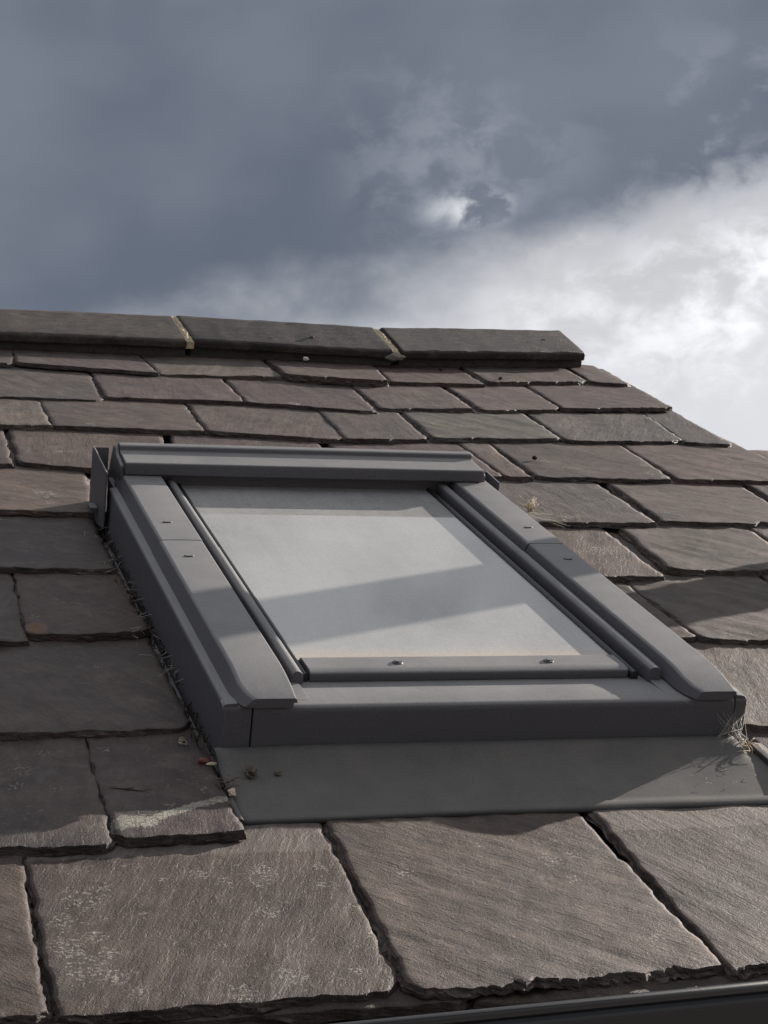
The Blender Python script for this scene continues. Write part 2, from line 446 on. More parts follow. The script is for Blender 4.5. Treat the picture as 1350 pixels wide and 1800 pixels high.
house = thing('house', 'house with a weathered brown slate roof and black eaves gutter', 'house')
U0, U1 = -1.55, 1.16            # walls
VR = 2.505                      # ridge
DECK = -.048
# roof deck (front + back slope), one solid
ridge_y = VR * CP - DECK * SP; ridge_w = W(0, VR, DECK)
def inv(p): return ROOF.inverted() @ p
front = [inv(Vector((x, W(0, -.03, DECK).y, W(0, -.03, DECK).z))) for x in (U0 - .05, 1.195)]
top = [inv(Vector((x, ridge_w.y, ridge_w.z))) for x in (U0 - .05, 1.195)]
by = ridge_w.y + (ridge_w.y - W(0, -.03, DECK).y)
back = [inv(Vector((x, by, W(0, -.03, DECK).z))) for x in (U0 - .05, 1.195)]
dv = [*front, *top, *back]; dn = inv(Vector((0, 0, .03))) - inv(Vector((0, 0, 0)))
allv = dv + [p - dn for p in dv]
fc = [(0, 1, 3, 2), (2, 3, 5, 4), (6, 8, 9, 7), (8, 10, 11, 9), (0, 6, 7, 1), (4, 5, 11, 10), (0, 2, 8, 6), (2, 4, 10, 8), (1, 7, 9, 3), (3, 9, 11, 5)]
roof = mesh_obj('roof', allv, fc, M_FELT, house)
tag(roof, 'weathered slate roof slope rising to a ridge')
def wbox(name, lo, hi, mat, parent):
    o = box(name, lo, hi, mat, parent, 0)
    o.matrix_parent_inverse = parent.matrix_world.inverted()
    return o
bpy.context.view_layer.update()
ye = W(0, 0, 0).y
wbox('wall', (U0, ye + .22, 0), (U1, by - .25, Z0 - .10), M_WALL, house)
wbox('fascia_board', (U0 - .05, ye + .035, Z0 - .20), (1.19, ye + .055, Z0 - .062), M_FASCIA, house)
wbox('soffit', (U0 - .05, ye + .055, Z0 - .20), (1.19, ye + .22, Z0 - .19), M_FASCIA, house)
# gable triangle
gb = bmesh.new()
gp = [(ye + .22, Z0 - .10), (by - .25, Z0 - .10), (ridge_w.y, ridge_w.z - .06)]
gp[0] = (ye + .25, Z0 + .02); 
tri = [(ye + .22, Z0 - .10), (by - .25, Z0 - .10), (by - .25, Z0 + .05), (ridge_w.y, ridge_w.z - .09), (ye + .22, Z0 + .05)]
vsA = [gb.verts.new((U1 - .1, y, z)) for y, z in tri]; vsB = [gb.verts.new((U1 - .002, y, z)) for y, z in tri]
gb.faces.new(vsA); gb.faces.new(vsB[::-1])
for i in range(5):
    j = (i + 1) % 5; gb.faces.new((vsA[i], vsB[i], vsB[j], vsA[j]))
go = bm_obj('gable_wall', gb, M_WALL, house); go.matrix_parent_inverse = house.matrix_world.inverted()

SLATES=[
 (9, -0.235, 2.2003, -0.0296, 2.2146, -0.247, 2.4531, -0.0119, 2.471, ''),
 (9, -0.0223, 2.216, 0.2319, 2.1724, -0.0079, 2.4548, 0.2249, 2.4475, ''),
 (9, 0.2385, 2.1736, 0.4729, 2.1846, 0.2347, 2.4439, 0.4721, 2.4241, 'pale'),
 (9, 0.4833, 2.1813, 0.6755, 2.1533, 0.4869, 2.4214, 0.7112, 2.4369, 'thick'),
 (9, 0.6916, 2.1762, 0.8878, 2.1884, 0.7216, 2.4389, 0.8915, 2.4486, ''),
 (9, 0.9053, 2.2068, 1.1365, 2.2509, 0.9058, 2.4456, 1.1517, 2.5105, ''),
 (9, 1.1461, 2.2525, 1.2271, 2.239, 1.1669, 2.5014, 1.2387, 2.5151, ''),
 (8, -0.2533, 1.9433, 0.0967, 1.9408, -0.2649, 2.1828, 0.1065, 2.1962, ''),
 (8, 0.1072, 1.9598, 0.3501, 1.9561, 0.1166, 2.193, 0.3528, 2.1893, ''),
 (8, 0.3566, 1.9571, 0.5843, 1.9184, 0.3665, 2.1866, 0.6042, 2.1563, ''),
 (8, 0.6034, 1.9432, 0.7836, 1.9638, 0.6091, 2.1374, 0.7914, 2.1815, ''),
 (8, 0.8015, 1.9572, 0.9715, 1.9899, 0.8106, 2.1896, 0.9886, 2.234, ''),
 (8, 0.9789, 1.991, 1.2243, 2.0299, 0.9938, 2.2349, 1.2449, 2.2759, ''),
 (7, -0.2345, 1.7296, -0.0161, 1.734, -0.2525, 1.9616, -0.0122, 1.9721, 'pale'),
 (7, -0.0096, 1.7348, 0.2343, 1.7295, -0.0073, 1.9728, 0.2402, 1.961, ''),
 (7, 0.2411, 1.7303, 0.4669, 1.698, 0.2503, 1.9493, 0.4824, 1.9421, ''),
 (7, 0.4709, 1.6985, 0.6181, 1.7147, 0.4834, 1.9379, 0.6313, 1.9534, ''),
 (7, 0.6324, 1.7241, 0.8758, 1.7511, 0.6472, 1.9556, 0.8865, 1.9787, 'green'),
 (7, 0.8831, 1.7397, 1.1202, 1.7656, 0.8985, 1.9712, 1.1546, 2.0288, ''),
 (7, 1.1241, 1.7619, 1.2135, 1.7465, 1.1577, 2.0197, 1.2363, 2.0495, ''),
 (6, -0.2283, 1.4945, -0.0986, 1.4933, -0.2425, 1.7395, -0.0902, 1.7428, ''),
 (6, -0.0871, 1.5009, 0.1181, 1.4538, -0.0793, 1.7253, 0.1631, 1.7229, ''),
 (6, 0.1306, 1.4516, 0.4178, 1.4452, 0.1806, 1.7211, 0.4196, 1.7168, ''),
 (6, 0.429, 1.446, 0.6693, 1.4815, 0.4419, 1.7116, 0.6734, 1.7323, ''),
 (6, 0.6753, 1.482, 0.716, 1.4818, 0.6777, 1.7328, 0.7314, 1.7345, ''),
 (6, 0.7335, 1.4866, 0.9673, 1.484, 0.7372, 1.7273, 0.9884, 1.7455, ''),
 (6, 0.9814, 1.4921, 1.2478, 1.4947, 0.9958, 1.7422, 1.2378, 1.7839, ''),
 (5, -0.247, 1.2499, -0.0176, 1.2435, -0.2589, 1.5229, 0.0113, 1.5011, 'brown'),
 (5, 0.5912, 1.2294, 0.8209, 1.2285, 0.6389, 1.4849, 0.8258, 1.4886, ''),
 (5, 0.8379, 1.241, 1.0766, 1.2402, 0.8554, 1.4873, 1.0951, 1.505, 'chip'),
 (5, 1.0953, 1.2471, 1.2509, 1.2544, 1.1092, 1.4954, 1.2997, 1.5092, ''),
 (4, -0.2643, 1.0086, -0.0195, 0.9934, -0.2754, 1.2637, -0.0081, 1.2641, ''),
 (4, 0.5764, 0.973, 0.7148, 0.9799, 0.6384, 1.2104, 0.7319, 1.2256, 'brown'),
 (4, 0.742, 1.0073, 0.9548, 1.0138, 0.7633, 1.2327, 0.9746, 1.2507, 'rough'),
 (4, 0.9658, 1.014, 1.1219, 1.0169, 0.9814, 1.245, 1.1743, 1.2594, ''),
 (3, -0.2688, 0.7565, -0.1523, 0.744, -0.2701, 1.0216, -0.1445, 1.0083, ''),
 (3, -0.1477, 0.7654, -0.0129, 0.7728, -0.1404, 1.0084, -0.013, 1.0195, 'rusty'),
 (3, 0.5961, 0.747, 0.6527, 0.7461, 0.6069, 0.9844, 0.6561, 0.9874, ''),
 (3, 0.6617, 0.738, 0.8364, 0.7311, 0.6617, 0.9755, 0.8713, 0.9875, 'rough'),
 (3, 0.8444, 0.731, 1.0229, 0.728, 0.8801, 0.9876, 1.07, 0.9898, ''),
 (2, -0.2856, 0.4924, -0.0075, 0.4986, -0.2798, 0.7697, -0.0048, 0.7983, ''),
 (2, 0.5885, 0.4758, 0.7447, 0.4632, 0.6501, 0.7533, 0.8093, 0.7505, 'pale'),
 (1, -0.2773, 0.2567, -0.1313, 0.2501, -0.2744, 0.5044, -0.1242, 0.5002, ''),
 (1, -0.1241, 0.2601, -0.0167, 0.2641, -0.1206, 0.4986, -0.0067, 0.5079, 'vein'),
 (1, 0.5259, 0.2473, 0.7, 0.246, 0.5814, 0.472, 0.756, 0.4784, ''),
 (0, -0.3209, -0.0024, -0.2141, -0.005, -0.3218, 0.2573, -0.2074, 0.255, ''),
 (0, -0.2051, -0.0084, 0.0477, 0.003, -0.2003, 0.2513, 0.0601, 0.2918, 'warm'),
 (0, 0.0558, -0.0052, 0.3133, 0.0047, 0.0705, 0.2875, 0.3131, 0.2951, 'streak'),
 (0, 0.3192, 0.0005, 0.5785, 0.015, 0.329, 0.2781, 0.5704, 0.29, 'warm2'),
]
SPOTS=[(-0.066,1.339,0.022),(-0.067,1.285,0.010),(-0.105,1.360,0.008),(-0.065,0.205,0.012),(-0.011,0.204,0.016),(-0.019,0.186,0.012),(-0.046,0.182,0.007),(-0.024,0.132,0.012),(-0.015,0.113,0.004),(-0.187,0.091,0.020),(-0.178,0.056,0.022),(-0.159,0.079,0.012),(-0.166,0.169,0.020),(-0.186,0.134,0.014),(-0.160,0.042,0.014),(-0.163,0.105,0.012),(-0.070,0.008,0.014),(-0.027,0.027,0.016),(0.023,0.033,0.010),(0.040,0.209,0.009),(0.033,0.177,0.010),(-0.047,0.192,0.008),(-0.097,0.199,0.006),(-0.071,0.081,0.006),(-0.147,0.017,0.010),(-0.121,0.137,0.007),(-0.146,0.187,0.010),(0.050,0.135,0.010),(0.049,0.091,0.008),(0.278,0.052,0.012),(0.253,0.163,0.010),(0.108,0.191,0.010),(0.245,0.202,0.014),(0.190,0.234,0.006),(-0.018,1.581,0.010),(0.117,1.842,0.008),(0.128,1.819,0.008),(0.053,1.754,0.012),(-0.057,1.901,0.010),(0.136,2.032,0.006),(0.197,1.973,0.008),(0.158,2.026,0.004),(0.114,2.056,0.006),(0.446,1.957,0.016),(0.366,2.008,0.007),(0.417,1.887,0.006),(0.765,2.225,0.006),(0.791,1.599,0.014),(0.801,1.552,0.008),(0.959,1.584,0.012),(0.946,1.521,0.012),(0.963,1.501,0.012),(0.799,1.324,0.010),(1.025,1.667,0.009),(1.156,1.553,0.006),(0.680,1.101,0.030),(0.875,1.080,0.008),(-0.188,0.418,0.014),(-0.164,0.370,0.008),(-0.199,0.381,0.012),(-0.163,0.457,0.010),(-0.085,0.679,0.009),(-0.178,0.655,0.008),(-0.081,0.878,0.010),(-0.071,0.836,0.011),(-0.047,0.834,0.008),(-0.135,0.829,0.008),(-0.117,1.021,0.006),(-0.091,1.148,0.005),(-0.068,0.327,0.009),(-0.030,0.357,0.009),(-0.065,0.464,0.006),(-0.108,0.461,0.009),(-0.069,0.415,0.004),(0.270,0.211,0.010),]
VEIN= [(-0.121, 0.2905), (-0.1105, 0.2952), (-0.0962, 0.2918), (-0.0708, 0.309), (-0.0423, 0.3255), (-0.0114, 0.3374)]
RIDGE= [(-0.1046, 2.3517), (0.3226, 2.3657), (0.3356, 2.374), (0.7442, 2.3441), (0.7636, 2.3479), (1.1951, 2.4144)]


T = .0073                       # slate thickness
GAUGE = .2445
def base_colour(tagname, side=''):
    r = rng.random()
    c = np.array([.080, .066, .058]) * rng.uniform(.84, 1.14)
    if r < .22: c = np.array([.073, .064, .059]) * rng.uniform(.88, 1.1)
    elif r < .36: c = np.array([.086, .068, .057]) * rng.uniform(.88, 1.05)
    if rng.random() < .35: c = c * np.array([1.03, .96, 1.02])
    a = rng.uniform(.35, .9)
    if tagname == 'pale': c = np.array([.112, .098, .082]); a = 1.0
    if tagname == 'green': c = np.array([.098, .092, .080]); a = .9
    if tagname == 'brown': c = np.array([.100, .080, .068]); a = .4
    if tagname == 'warm': c = np.array([.080, .066, .058]); a = 1.0
    if tagname == 'warm2': c = np.array([.088, .074, .065]); a = .8
    if tagname == 'streak': c = np.array([.094, .079, .069]); a = .8
    if tagname == 'rough': c = np.array([.092, .081, .071]); a = .5
    if tagname == '' and side == 'left': c = np.array([.076, .066, .063]) * rng.uniform(.9, 1.1)  # left slates in the window's shadow: shade put into a cooler purple-grey
    return c, a

def make_slate(k, A, B, C, D, tagname='', cell=.006, nbase=0.0, thick=T, length=2.1, seed=None):
    seed = seed if seed is not None else rng.randrange(1 << 20)
    r = random.Random(seed)
    A, B, C, D = [np.array(q, float) for q in (A, B, C, D)]
    for q, sg in ((A, -1), (C, -1), (B, 1), (D, 1)): q[0] += sg * .0012
    ln = length * GAUGE
    vmax = 2.462
    def head(P, Q):
        d = (Q - P); d = d / max(d[1], 1e-3)
        return P + d * min(ln, vmax - P[1])
    Hc, Hd = head(A, C), head(B, D)
    wid = np.linalg.norm(B - A); hgt = np.linalg.norm(Hc - A)
    nx = max(8, int(wid / cell)); ny = max(8, int(hgt / cell / 1.5))
    s = np.linspace(0, 1, nx + 1)
    t = np.linspace(0, 1, ny + 1) ** 1.5
    S, Tt = np.meshgrid(s, t)
    P = (A[None, None] * (1 - S[..., None]) + B[None, None] * S[..., None]) * (1 - Tt[..., None]) + (Hc[None, None] * (1 - S[..., None]) + Hd[None, None] * S[..., None]) * Tt[..., None]
    # ragged edges
    us = s * wid; vt = t * hgt
    tail = .0038 * fbm(us * 16, us * 0 + 3.3, seed, 3) + .0040 * fbm(us * 55, us * 0 + 8.8, seed + 3, 3, .6) + .0012 * np.round(2.2 * fbm(us * 120, us * 0 + 4.8, seed + 4, 2))
    amp_t = .85 + (.6 if tagname in ('streak', 'rough', 'thick') else 0)
    tail = tail * amp_t
    # bitten corners
    for cx in (0, 1):
        if r.random() < .7:
            cw = r.uniform(.008, .022); ch = r.uniform(.004, .012)
            x = us if cx == 0 else wid - us
            tail += ch * np.clip(1 - x / cw, 0, 1) ** 1.3
    if tagname == 'chip':
        x = us; tail += .018 * np.clip((x - wid * .62) / .03, 0, 1) * (0.6 + .4 * np.sin(us * 160))
    left = .0024 * fbm(vt * 9, vt * 0 + 1.1, seed + 7, 3) + .0034 * fbm(vt * 50, vt * 0 + 5.1, seed + 9, 3, .6)
    right = .0024 * fbm(vt * 9, vt * 0 + 2.1, seed + 11, 3) + .0034 * fbm(vt * 50, vt * 0 + 6.1, seed + 13, 3, .6)
    P[..., 1] += tail[None, :] * np.clip(1 - Tt * hgt / .03, 0, 1)
    P[..., 0] += left[:, None] * np.clip(1 - S * wid / .03, 0, 1) + right[:, None] * np.clip(1 - (1 - S) * wid / .03, 0, 1)
    u, v = P[..., 0], P[..., 1]
    g = r.uniform(-1.0, .55) if tagname not in ('streak', 'rough') else -.75 + r.uniform(-.1, .1)
    cu, su = math.cos(g), math.sin(g)
    gx = u * cu - v * su; gy = u * su + v * cu
    rough = {'streak': 1.5, 'rough': 1.6, 'pale': 1.3, 'green': 1.1}.get(tagname, r.uniform(.55, 1.0))
    riv = fbm(gx * 38, gy * 7, seed + 21, 4, .55)
    step = np.floor(riv * 7) / 7; fr_ = riv * 7 - np.floor(riv * 7); step += np.clip((fr_ - .8) / .2, 0, 1) / 7
    h = .0009 * fbm(u * 7, v * 7, seed + 31, 3) + rough * (.0014 * step + .0004 * fbm(u * 60, v * 60, seed + 41, 3))
    dist = np.minimum(np.minimum(S * wid, (1 - S) * wid), Tt * hgt)
    h = h - .0006 * np.clip(1 - dist / .006, 0, 1) ** 2 * (1 + 1.2 * fbm(u * 90, v * 90, seed + 51, 2))
    tw0, tw1 = r.uniform(-.0018, .0018), r.uniform(-.0018, .0018)
    if tagname == 'thick': tw0 += .006; tw1 += .006
    tilt = 1.03 * thick / GAUGE
    n = nbase - (v - (A[1] * (1 - S) + B[1] * S)) * tilt + (tw0 * (1 - S) + tw1 * S) * (1 - Tt) + h
    verts = np.stack([u, v, n], -1).reshape(-1, 3)
    W1 = nx + 1
    faces = [(j * W1 + i, j * W1 + i + 1, (j + 1) * W1 + i + 1, (j + 1) * W1 + i) for j in range(ny) for i in range(nx)]
    ntop = len(faces)
    # perimeter, counter-clockwise from the tail's left end
    per = [i for i in range(nx + 1)] + [j * W1 + nx for j in range(1, ny + 1)] + [ny * W1 + i for i in range(nx - 1, -1, -1)] + [j * W1 for j in range(ny - 1, 0, -1)]
    pv = verts[per]; m_ = len(per)
    nxt = np.roll(pv[:, :2], -1, 0); prv = np.roll(pv[:, :2], 1, 0)
    # smooth outward direction
    c0 = pv[:, :2].mean(0)
    outd = np.zeros((m_, 2))
    ix = np.array(per)
    ii = ix % W1; jj = ix // W1
    outd[:, 1] -= (jj == 0); outd[:, 1] += (jj == ny); outd[:, 0] -= (ii == 0); outd[:, 0] += (ii == nx)
    outd /= np.linalg.norm(outd, axis=1)[:, None]
    arc = np.cumsum(np.linalg.norm(pv[:, :2] - prv, axis=1))
    def nz(f, sd, o=3): return fbm(arc * f, arc * 0 + .7, sd, o, .6)
    bw = 1.2 if tagname in ('streak', 'rough', 'thick') else 1.0
    th = thick * (1.0 + .35 * nz(12, seed + 61)) + (0.006 if tagname == 'thick' else 0)
    rings = [np.array(per)]
    allv_ = [verts]; cnt = len(verts)
    o_tot = bw * (.0034 + .0055 * nz(22, seed + 62))
    o_tot = np.clip(o_tot, .0015, .014)
    specs = [(.22, .22), (.50, .52), (.86, .78), (1.0, 1.04)]
    for q, (fo, fd) in enumerate(specs):
        jit = 1 + .9 * nz(60, seed + 70 + q, 2) + .9 * nz(190, seed + 170 + q, 2)
        jd = 1 + ((.5 * nz(50, seed + 80 + q, 2) + .6 * nz(170, seed + 180 + q, 2)) if q < 3 else 0)
        ring = pv.copy()
        ring[:, :2] += outd * (o_tot * fo * (jit if q < 3 else 1))[:, None]
        ring[:, 2] -= th * np.clip(fd * jd, .05, 1.1)
        allv_.append(ring); rings.append(np.arange(cnt, cnt + m_)); cnt += m_
    for a_, b_ in zip(rings[:-1], rings[1:]):
        for i in range(m_):
            j = (i + 1) % m_
            faces.append((int(a_[i]), int(b_[i]), int(b_[j]), int(a_[j])))
    faces.append(tuple(int(x) for x in rings[-1][::-1]))
    V = np.concatenate(allv_)
    # weather marks painted per vertex: pale lichen, unweathered strip, rust
    mk = np.zeros((len(V), 4), np.float32); mk[:, 3] = 1
    for (su_, sv_, rad) in SPOTS:
        if A[0] - .05 < su_ < B[0] + .05 and A[1] - .02 < sv_ < A[1] + GAUGE + .03:
            ar = rad * .85
            dd = np.hypot(V[:, 0] - su_, (V[:, 1] - sv_) * .8)
            mk[:, 0] = np.maximum(mk[:, 0], np.clip(1.0 - dd / ar * .62, 0, .66))
    if tagname == 'vein':
        vp = np.array(VEIN)
        for i in range(len(vp) - 1):
            a_, b_ = vp[i], vp[i + 1]; ab = b_ - a_
            tt = np.clip(((V[:, :2] - a_) @ ab) / (ab @ ab), 0, 1)
            dd = np.linalg.norm(V[:, :2] - (a_ + tt[:, None] * ab), axis=1)
            w_ = .0105 if i < 2 else .0050
            mk[:, 0] = np.maximum(mk[:, 0], np.clip(2.3 - 1.3 * dd / w_, 0, 1.7))
    if tagname in FRESH:
        lo, hi = FRESH[tagname]
        mk[:, 1] = np.clip((V[:, 1] - lo) / .02, 0, 1) * np.clip((hi - V[:, 0]) / .02, 0, 1)
    if tagname == 'rusty':
        dd = np.hypot((V[:, 0] - (A[0] + .012)) * 1.0, (V[:, 1] - (A[1] + .022)) * .7)
        mk[:, 2] = np.clip(1.3 - dd / .016, 0, 1)
    me = bpy.data.meshes.new('slate')
    me.from_pydata(V.tolist(), [], faces)
    at = me.attributes.new('marks', 'FLOAT_COLOR', 'POINT'); at.data.foreach_set('color', mk.ravel())
    at = me.attributes.new('grain', 'FLOAT', 'POINT'); at.data.foreach_set('value', np.full(len(V), g, np.float32))
    sm = np.zeros(len(me.polygons), bool); sm[:ntop] = True
    me.polygons.foreach_set('use_smooth', sm)
    me.materials.append(M_SLATE)
    o = link(bpy.data.objects.new('slate', me), roof)
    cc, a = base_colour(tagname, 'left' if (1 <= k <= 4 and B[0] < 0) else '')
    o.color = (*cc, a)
    return o
FRESH = {'warm': (.232, 9.0), 'warm2': (.243, 9.0)}
VERGE = 1.222
def course_rows():
    rows = {}
    for e in SLATES: rows.setdefault(e[0], []).append(list(e))
    for k, row in rows.items():
        for e in row:
            # slates beside the window are cut to its side gutters
            if k in (1, 2, 3, 4, 5) and e[3] > .55 and e[1] < .60:
                u_cut = .575 if k == 1 else .563
                e[1] = u_cut; e[5] = u_cut
            if k in (1, 2, 3, 4, 5) and e[1] < 0:
                e[3] = min(e[3], -.0165) if k != 5 else -.0115; e[7] = min(e[7], -.0145) if k != 5 else .006
    return rows
ROWS = course_rows()
for k, row in sorted(ROWS.items()):
    for e in row:
        near = k <= 1
        make_slate(k, e[1:3], e[3:5], e[5:7], e[7:9], e[9], cell=.0036 if k == 0 else (.0045 if k < 4 else .006))
    # the same course carried on past what the frame shows
    l = min(row, key=lambda e: e[1]); r_ = max(row, key=lambda e: e[3])
    u = l[1] - .006; v = l[2]
    while u > U0 + .05:
        w = rng.uniform(.20, .30)
        make_slate(k, (u - w, v + rng.uniform(-.004, .004)), (u, v), (u - w, v + GAUGE), (u + rng.uniform(-.004, .004), v + GAUGE), '', cell=.012)
        u -= w + .007
    u = r_[3] + .007; v = r_[4]
    while u < VERGE - .03:
        w = min(rng.uniform(.20, .30), VERGE - u)
        if VERGE - (u + w) < .10: w = VERGE - u
        make_slate(k, (u, v), (u + w, v + rng.uniform(-.004, .004)), (u, v + GAUGE), (u + w, v + GAUGE), '', cell=.010)
        u += w + .007
# short under-course at the eaves
u = -1.5
while u < VERGE - .05:
    w = min(rng.uniform(.22, .32), VERGE - u)
    make_slate(-1, (u, -.012 + rng.uniform(-.004, .004)), (u + w, -.010 + rng.uniform(-.004, .004)), (u, .2), (u + w, .2), 'under', cell=.009, nbase=-T * 1.06, length=.9)
    u += w + .008

# ridge tiles: angular, both wings, laid end to end
def ridge_tile(uL, vL, uR, vR, seed, endcut=0.0):
    A2 = math.cos(2 * PITCH), -math.sin(2 * PITCH)       # (dv, dn) going down the back slope
    th = .020
    # outer profile from the front lower edge over the apex to the back lower edge
    lo_n, ap_n, ap_v = .030, .057, .132
    ap = Vector((ap_v, ap_n)); fl = Vector((0, lo_n))
    bk = ap + Vector(A2) * .16 + Vector((.012, 0))
    dirf = (ap - fl).normalized(); nf = Vector((-dirf.y, dirf.x))
    dirb = (bk - ap).normalized(); nb = Vector((-dirb.y, dirb.x))
    api = ap - Vector((-.004, .026))
    prof = [fl + Vector((-.002, -.018)), fl + Vector((-.003, -.004)), fl + dirf * .004]
    for q in (.3, .6, .82): prof.append(fl.lerp(ap, q))
    for j in range(7):
        s = j / 6
        p1 = ap - dirf * .022; p2 = ap + dirb * .022
        prof.append(p1 * (1 - s) ** 2 + ap * 2 * s * (1 - s) + p2 * s * s)
    prof += [ap.lerp(bk, .6), bk, bk - nb * th, api, fl + Vector((.014, -.018))]
    n = len(prof)
    ns = 40
    bm = bmesh.new(); rings = []
    for i in range(ns + 1):
        s = i / ns; uu = uL + (uR - uL) * s; vv = vL + (vR - vL) * s
        ring = []
        for j, p in enumerate(prof):
            w = float(.0016 * fbm(np.array(uu * 9.), np.array(j * .35), seed, 3) + .0012 * fbm(np.array(uu * 45.), np.array(j * .9), seed + 5, 2))
            lean = -.012 * p.x / .118 if i == 0 else (-.012 * p.x / .118 if i == ns else -.012 * p.x / .118)
            ring.append(bm.verts.new((uu + lean, vv + p.x, p.y + w)))
        rings.append(ring)
    for i in range(ns):
        for j in range(n):
            kx = (j + 1) % n
            bm.faces.new((rings[i][j], rings[i][kx], rings[i + 1][kx], rings[i + 1][j]))
    bm.faces.new(rings[0]); bm.faces.new(rings[-1][::-1])
    o = bm_obj('ridge_tile', bm, M_SLATE, roof)
    bevel(o, .003, 2, 40)
    me = o.data
    at = me.attributes.new('grain', 'FLOAT', 'POINT'); at.data.foreach_set('value', np.full(len(me.vertices), 1.45, np.float32))
    return o
RD = RIDGE
segs = [((RD[0][0] - .72, RD[0][1] - .01), (RD[0][0] - .3, RD[0][1] - .005)), ((RD[0][0] - .29, RD[0][1] - .004), RD[1]), (RD[2], RD[3]), (RD[4], RD[5])]
segs.insert(0, ((RD[0][0] - 1.44, RD[0][1] - .01), (RD[0][0] - .73, RD[0][1] - .01)))
for i, (a, b) in enumerate(segs):
    o = ridge_tile(a[0], a[1], b[0], b[1], 300 + i * 31)
    o.color = ((.082, .074, .068, 1.0) if i < 3 else (.054, .051, .050, .6))
# bedding mortar under the front wings, set back, a darker grey than the joints
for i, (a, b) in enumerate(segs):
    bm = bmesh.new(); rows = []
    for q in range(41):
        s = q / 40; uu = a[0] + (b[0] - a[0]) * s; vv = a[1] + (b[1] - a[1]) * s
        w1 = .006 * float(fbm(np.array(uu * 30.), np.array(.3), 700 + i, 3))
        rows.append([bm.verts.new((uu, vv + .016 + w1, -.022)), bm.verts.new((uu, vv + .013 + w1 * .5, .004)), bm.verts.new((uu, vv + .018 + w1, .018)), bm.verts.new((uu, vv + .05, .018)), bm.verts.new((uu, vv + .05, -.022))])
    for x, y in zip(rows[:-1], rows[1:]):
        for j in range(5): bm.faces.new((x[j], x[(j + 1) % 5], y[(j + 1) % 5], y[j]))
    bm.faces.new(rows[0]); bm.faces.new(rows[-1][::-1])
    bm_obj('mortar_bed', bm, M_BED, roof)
# mortar in the ridge joints
def mortar_strip(u, v, seed, w=.012, h=.0):
    bm = bmesh.new(); pts = []
    NS = 46
    for i in range(NS):
        s = i / (NS - 1)
        vv = v - .001 + s * .134; nn = .030 + .025 * s - .003 * (1 - min(1, s / .08)) - (.010 * max(0, (s - .9) / .1) ** 2) + h
        cu_ = u - .012 * s
        row = []
        for j in range(7):
            x = (j / 6 - .5) * 2
            f = float(fbm(np.array(s * 16.), np.array(j * .8), seed, 3)); g = float(fbm(np.array(s * 22.), np.array(j * .5 + 9), seed + 3, 2))
            row.append(bm.verts.new((cu_ + x * w * (1 + .35 * g), vv, nn - .0035 * x * x + .004 * f)))
        row += [bm.verts.new((cu_ + w, vv, nn - .016)), bm.verts.new((cu_ - w, vv, nn - .016))]
        pts.append(row)
    n = 9
    for a, b in zip(pts[:-1], pts[1:]):
        for j in range(n): bm.faces.new((a[j], a[(j + 1) % n], b[(j + 1) % n], b[j]))
    bm.faces.new(pts[0]); bm.faces.new(pts[-1][::-1])
    return bm_obj('mortar_joint', bm, M_MORTAR, roof)
mortar_strip((RD[1][0] + RD[2][0]) / 2, (RD[1][1] + RD[2][1]) / 2, 5, .0085, -.0005)
mortar_strip((RD[3][0] + RD[4][0]) / 2 - .003, (RD[3][1] + RD[4][1]) / 2, 6, .0075, -.001)
mortar_strip(RD[0][0] - .295, RD[0][1] - .004, 7, .009)
def lump(name, loc, r, mat, parent, seed=0, squash=(1, 1, .6), rough=.35, sub=3):
    bm = bmesh.new(); bmesh.ops.create_icosphere(bm, subdivisions=sub, radius=1)
    for v in bm.verts:
        p = v.co
        k = 1 + rough * 2 * float(fbm(np.array(p.x * 1.7 + p.z * 2.1 + seed), np.array(p.y * 1.7 - p.z), seed, 3))
        v.co = Vector((p.x * r * squash[0] * k, p.y * r * squash[1] * k, p.z * r * squash[2] * k)) + Vector(loc)
    return bm_obj(name, bm, mat, parent, True)
lump('mortar_blob', (RD[3][0] + .002, RD[3][1] + .000, .016), .014, M_MORTAR_GREY, roof, 4, (1.2, .7, .5))

# ------------------------------------------------------------------ roof window
win = thing('roof_window', 'dark grey metal roof window with dusty glass set in the slates', 'roof window', (.274, .432, 0))
WB = Vector((.274, .432, 0))
class Shift: pass
def wsweep(name, poly, st, axis, mat, parent=win, bev=.0006):
    if axis == 'v':
        poly = [(a - WB.x, b) for a, b in poly]
        st = [((x[0] - WB.y, (lambda fn: (lambda a, b: (lambda q: (q[0] - WB.x, q[1]))(fn(a + WB.x, b))))(x[1])) if isinstance(x, tuple) else x - WB.y) for x in st]
    else:
        poly = [(a - WB.y, b) for a, b in poly]
        st = [((x[0] - WB.x, (lambda fn: (lambda a, b: (lambda q: (q[0] - WB.y, q[1]))(fn(a + WB.y, b))))(x[1])) if isinstance(x, tuple) else x - WB.x) for x in st]
    return sweep(name, poly, st, axis, mat, parent, bev)
def wbx(name, lo, hi, mat, parent=win, bev=.0008):
    return box(name, tuple(Vector(lo) - WB), tuple(Vector(hi) - WB), mat, parent, bev)
FU0, FU1, FV0, FV1, FN = -.003, .551, .432, 1.262, .0485
# side flashing pieces: outer wall + rounded top flange
wsweep('side_flashing', rounded([(FU0, -.02), (FU0 + .001, FN + .001), (.012, FN + .002), (.012, FN - .004), (FU0 + .0035, FN - .005), (FU0 + .003, -.02)], [0, .005, 0, 0, .003, 0]), [FV0 + .002, 1.0, 1.19], 'v', M_METAL)
wsweep('side_flashing', rounded([(FU1, -.02), (FU1 - .003, -.02), (FU1 - .0035, FN - .005), (.538, FN - .004), (.538, FN + .002), (FU1 - .001, FN + .001)], [0, 0, .003, 0, 0, .005]), [FV0 + .002, 1.0, 1.22], 'v', M_METAL)
